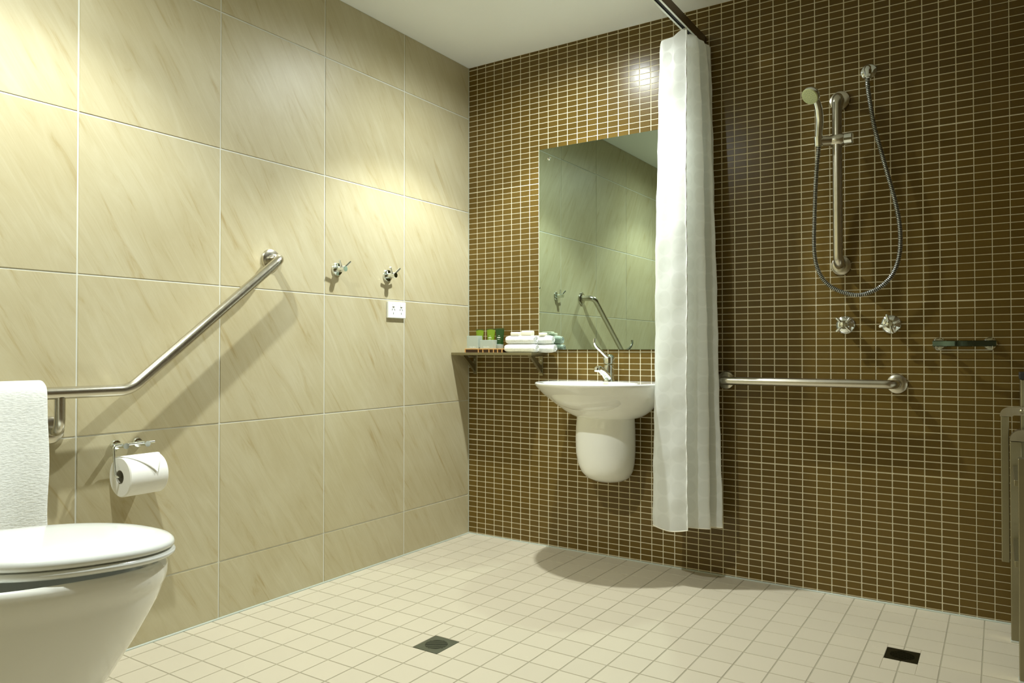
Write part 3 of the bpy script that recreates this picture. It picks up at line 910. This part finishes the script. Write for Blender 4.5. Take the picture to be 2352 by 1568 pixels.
rings(bm, [seat(0.110, 0.130, 0.15, 0.4330), seat(0.186, 0.212, 0.235, 0.4330), seat(0.1915, 0.2175, 0.24, 0.4375), seat(0.1925, 0.2185, 0.24, 0.4420), seat(0.190, 0.216, 0.24, 0.4465), seat(0.184, 0.210, 0.235, 0.4480), seat(0.110, 0.130, 0.15, 0.4480)])
link('seat', bm, 'plastic', t, 60)
bm = bmesh.new()
rings(bm, [seat(0.12, 0.13, 0.15, 0.4500), seat(0.184, 0.210, 0.236, 0.4500), seat(0.1895, 0.2155, 0.240, 0.4535), seat(0.1905, 0.2165, 0.241, 0.4590), seat(0.1885, 0.2145, 0.240, 0.4650), seat(0.182, 0.208, 0.236, 0.4705),
           seat(0.165, 0.190, 0.222, 0.4755), seat(0.135, 0.158, 0.19, 0.4785), seat(0.09, 0.11, 0.13, 0.4800), seat(0.03, 0.04, 0.05, 0.4805)])
link('lid', bm, 'plastic', t, 60)
for sx in (-0.12, 0.12):
    link('seat_buffer', box((TXC + sx - 0.012, -1.985, 0.4185), (TXC + sx + 0.012, -1.965, 0.4395), 0.003), 'outlet', t)
for sx in (-0.075, 0.075):
    bm = bmesh.new(); cyl(bm, (TXC + sx - 0.02, -2.37, 0.462), (TXC + sx + 0.02, -2.37, 0.462), 0.013)
    add_box(bm, (TXC + sx - 0.012, -2.382, 0.418), (TXC + sx + 0.012, -2.358, 0.462), 0.003)
    link('hinge', bm, 'chrome', t, 40)
bm = bmesh.new()
add_box(bm, (TXC - 0.185, -2.735, 0.42), (TXC + 0.185, -2.56, 0.80), 0.03, 4)
link('cistern', bm, 'plastic', t, 40)
bm = bmesh.new()
add_box(bm, (TXC - 0.195, -2.738, 0.80), (TXC + 0.195, -2.55, 0.835), 0.012, 3)
link('cistern_lid', bm, 'plastic', t, 40)
bm = bmesh.new(); add_box(bm, (TXC - 0.13, -2.735, 0.0), (TXC + 0.13, -2.45, 0.42), 0.03, 4)
link('pan_rear', bm, 'china', t, 40)

# ------------------------------------------------------------------ curtain track and curtain
TX0, TX1, TZ0, TZ1 = 1.162, 1.190, 2.112, 2.150
t = thing('curtain_track', 'brown shower curtain track hanging below the ceiling', 'curtain track', (1.175, 0, TZ0))
bm = bmesh.new()
Y_ = -2.70
add_box(bm, (TX1 - 0.002, Y_, TZ0), (TX1, -0.001, TZ1)); add_box(bm, (TX0, Y_, TZ0), (TX0 + 0.002, -0.001, TZ1)); add_box(bm, (TX0, Y_, TZ1 - 0.002), (TX1, -0.001, TZ1))
link('channel', bm, 'bronze', t)
bm = bmesh.new()
add_box(bm, (TX0 - 0.0003, Y_, TZ0 - 0.0012), (TX0 + 0.007, -0.001, TZ0 - 0.0001)); add_box(bm, (TX1 - 0.007, Y_, TZ0 - 0.0012), (TX1 + 0.0003, -0.001, TZ0 - 0.0001))
link('slot_lip', bm, 'alu', t)
bm = bmesh.new(); add_box(bm, (TX0 + 0.003, Y_, TZ0 + 0.003), (TX1 - 0.003, -0.001, TZ0 + 0.006))
link('slot', bm, 'dark_slot', t)
for y in (-0.9, -1.9, -2.66):
    bm = bmesh.new(); cyl(bm, (1.175, y, TZ1), (1.175, y, CEIL), 0.006, seg=16)
    lathe(bm, [(0.02, 0), (0.02, 0.003), (0.006, 0.004)], (1.175, y, CEIL), (0, 0, -1), 24)
    link('drop_rod', bm, 'bronze', t, 40)

plan_top = [(1.184, -0.216), (1.150, -0.213), (1.110, -0.206), (1.082, -0.200), (1.077, -0.188), (1.100, -0.170), (1.150, -0.164), (1.188, -0.146), (1.196, -0.132), (1.150, -0.120), (1.100, -0.112),
            (1.098, -0.102), (1.150, -0.104), (1.200, -0.096), (1.206, -0.084), (1.150, -0.076), (1.108, -0.070), (1.108, -0.062), (1.160, -0.062), (1.208, -0.056), (1.214, -0.046), (1.165, -0.040), (1.118, -0.036), (1.118, -0.029), (1.165, -0.029), (1.214, -0.026)]
plan_bot = [(1.186, -0.228), (1.140, -0.226), (1.095, -0.218), (1.050, -0.206), (1.041, -0.190), (1.085, -0.166), (1.160, -0.170), (1.215, -0.168), (1.250, -0.145), (1.180, -0.124), (1.080, -0.114),
            (1.078, -0.100), (1.160, -0.106), (1.262, -0.112), (1.276, -0.100), (1.180, -0.080), (1.090, -0.072), (1.090, -0.062), (1.170, -0.064), (1.236, -0.062), (1.246, -0.046), (1.180, -0.042), (1.100, -0.036), (1.100, -0.029), (1.170, -0.031), (1.236, -0.028)]
ct = catmull([(x, y, 0) for x, y in plan_top], 7); cb = catmull([(x, y, 0) for x, y in plan_bot], 7)
ZT, ZB = 2.108, 0.215
nz = 64
bm = bmesh.new(); uvl = bm.loops.layers.uv.new('UVMap')
us = [0]
for a, b in zip(cb, cb[1:]): us.append(us[-1] + (b - a).length)
vg = []
for k in range(nz + 1):
    f = k / nz
    z = ZT + (ZB - ZT) * f
    e = f ** 0.55
    row = []
    for i, (a, b) in enumerate(zip(ct, cb)):
        p = a.lerp(b, e)
        wr_ = 0.0022 * math.sin(us[i] * 55 + z * 7.0) * min(1, f * 4) + 0.0016 * math.sin(z * 31 + us[i] * 20) + 0.0010 * math.sin(z * 67 + us[i] * 41)
        zz = z
        if k == nz: zz = ZB - 0.012 * math.sin(min(us[i], 0.16) / 0.16 * PI) * (1 if us[i] < 0.16 else 0)
        if k == 0: zz = ZT + 0.004 - 0.021 * min(1.0, abs(p.x - 1.177) / 0.045) ** 1.3
        row.append(bm.verts.new((p.x + wr_ * 0.3, p.y + wr_, zz)))
    vg.append(row)
for k in range(nz):
    for i in range(len(ct) - 1):
        fce = bm.faces.new((vg[k][i], vg[k][i + 1], vg[k + 1][i + 1], vg[k + 1][i]))
        cs = [(k, i), (k, i + 1), (k + 1, i + 1), (k + 1, i)]
        for lp, (kk, ii) in zip(fce.loops, cs):
            lp[uvl].uv = (us[ii], 1.9 * kk / nz)
t = thing('shower_curtain', 'white shower curtain with circle pattern bunched against the back wall', 'shower curtain', (1.15, -0.11, ZT))
cu = link('cloth', bm, 'curtain', t, 75)
# hems
bm = bmesh.new()
pts = [Vector((vg_.x, vg_.y - 0.0012, vg_.z)) for vg_ in [Vector((0, 0, 0))]] if False else []
cm = cu.data
ncol = len(ct)
lead = [cm.vertices[k * ncol].co.copy() for k in range(nz + 1)]
dn = []
for a, b in zip(lead, lead[1:]):
    for q in range(4): dn.append(a.lerp(b, q / 4))
dn.append(lead[-1])
tube(bm, [p + Vector((0.001, -0.0005, 0)) for p in dn], [0.0022 + 0.0011 * math.sin(i * 0.9) for i in range(len(dn))], 8)
link('leading_hem', bm, 'terry', t, 60)
bm = bmesh.new()
botv = [cm.vertices[nz * ncol + i].co.copy() for i in range(ncol)]
tube(bm, botv, 0.0016, 6)
link('bottom_hem', bm, 'soap', t, 60)
for (x, y) in ((1.176, -0.212), (1.178, -0.150), (1.178, -0.106), (1.178, -0.062), (1.178, -0.030)):
    bm = bmesh.new(); tube(bm, round_path([(1.175, y, TZ0 + 0.002), (1.175, y, ZT - 0.004), (1.177, y, ZT - 0.012)], 0.003, 4), 0.0014, 8)
    link('hook', bm, 'alu', t, 50)

# ------------------------------------------------------------------ floor drains
def drain(x, y, w, d, m, label, ang):
    t = thing('floor_drain', label, 'floor drain', (x, y, 0), 'square floor drains')
    bm = bmesh.new(); e = 0.0015; R = w * 0.37
    zt = -0.0006
    # square plate with a round opening, bridged ring
    n = 48
    outer, inner = [], []
    for k in range(n):
        a = 2 * PI * k / n; c, s = math.cos(a), math.sin(a)
        sc_ = 1 / max(abs(c), abs(s))
        outer.append(Vector((x + c * sc_ * (w / 2 - e), y + s * sc_ * (d / 2 - e), zt)))
        inner.append(Vector((x + c * R, y + s * R, zt)))
    dn_ = lambda r, q: [Vector((p.x, p.y, p.z - q)) for p in r]
    rs = [dn_(outer, 0.004), outer, inner, dn_(inner, 0.004)]; rs.append(rs[0])
    rings(bm, rs, False, False)
    link('frame', bm, m, t)
    bm = bmesh.new(); lathe(bm, [(0, 0), (R * 1.02, 0)], (x, y, -0.0042), (0, 0, 1), 40)
    link('sump', bm, 'black', t)
    ux, uy = math.cos(ang), math.sin(ang)
    for k in range(-4, 5):
        off = k * R * 2 / 9.6
        hl = math.sqrt(max(0, R * R - off * off)) - 0.0002
        cx_, cy_ = x - uy * off, y + ux * off
        bm = bmesh.new(); vs_ = add_box(bm, (-hl, -R * 0.055, -0.0035), (hl, R * 0.055, zt))
        bmesh.ops.rotate(bm, verts=vs_, matrix=Matrix.Rotation(ang, 3, 'Z'), cent=(0, 0, 0))
        bmesh.ops.translate(bm, verts=vs_, vec=(cx_, cy_, 0))
        link('grate_bar', bm, m, t)
drain(DR[0][1], DR[0][2], DR[0][3], DR[0][4], 'drain', 'grey square floor drain in the middle of the open floor', math.radians(33))
drain(DR[1][1], DR[1][2], DR[1][3], DR[1][4], 'drain_dark', 'dark square floor drain in the shower below the soap holder', math.radians(8))

# ------------------------------------------------------------------ fold-up shower seat at the right edge
t = thing('folding_shower_seat', 'folded-up steel-framed shower seat at the far right edge', 'shower seat', (2.25, -0.1, 0))
link('wall_panel', box((2.222, -0.118, 0.20), (2.250, -0.030, 0.80), 0.003), 'steel_dark', t)
link('panel_clip', box((2.219, -0.122, 0.800), (2.254, -0.026, 0.822), 0.003), 'black', t)
bm = bmesh.new(); cyl(bm, (2.236, -0.074, 0.822), (2.236, -0.074, 0.860), 0.004, seg=12)
link('clip_pin', bm, 'chrome', t, 40)
link('hanging_leg', box((2.170, -0.120, 0.228), (2.192, -0.082, 0.684), 0.002), 'steel_dark', t, )
bm = bmesh.new()
prf = []
for k in range(9):
    a = PI - k * (PI / 2) / 8
    prf.append((2.196 + 0.028 * math.cos(a), 0.688 + 0.026 * math.sin(a)))
prf += [(2.262, 0.714), (2.262, 0.690), (2.205, 0.688), (2.200, 0.684), (2.168, 0.684)]
rings(bm, [[Vector((a, y, b)) for a, b in prf] for y in (-0.128, -0.122)])
link('hinge_bracket', bm, 'steel', t, 30)
bm = bmesh.new(); lathe(bm, [(0.0075, 0), (0.0075, 0.003), (0.004, 0.007), (0, 0.007)], (2.226, -0.128, 0.701), (0, -1, 0), 16)
link('bolt', bm, 'steel_dark', t, 40)
link('standing_leg', box((2.193, -0.176, 0.006), (2.223, -0.140, 0.612), 0.002), 'steel_dark', t)
link('leg_foot', box((2.191, -0.178, 0.0), (2.225, -0.138, 0.006), 0.002), 'alu', t)
bm = bmesh.new()
prf = [(2.223 + 0.030 * math.cos(PI - k * (PI / 2) / 8), 0.614 + 0.034 * math.sin(PI - k * (PI / 2) / 8)) for k in range(9)] + [(2.262, 0.648), (2.262, 0.614)]
rings(bm, [[Vector((a, y, b)) for a, b in prf] for y in (-0.182, -0.136)])
link('leg_cap', bm, 'steel', t, 30)
link('standing_leg', box((2.208, -0.500, 0.006), (2.238, -0.464, 0.60), 0.002), 'steel_dark', t)
link('leg_foot', box((2.206, -0.502, 0.0), (2.240, -0.462, 0.006), 0.002), 'alu', t)
for z in (0.30, 0.52):
    link('cross_bar', box((2.199, -0.470, z), (2.217, -0.158, z + 0.018), 0.002), 'steel_dark', t)
link('seat_slab', box((2.262, -0.52, 0.16), (2.288, -0.04, 0.79), 0.004), 'plastic', t)
link('wall_mount', box((2.250, -0.40, 0.60), (2.330, -0.12, 0.64), 0.002), 'steel_dark', t)
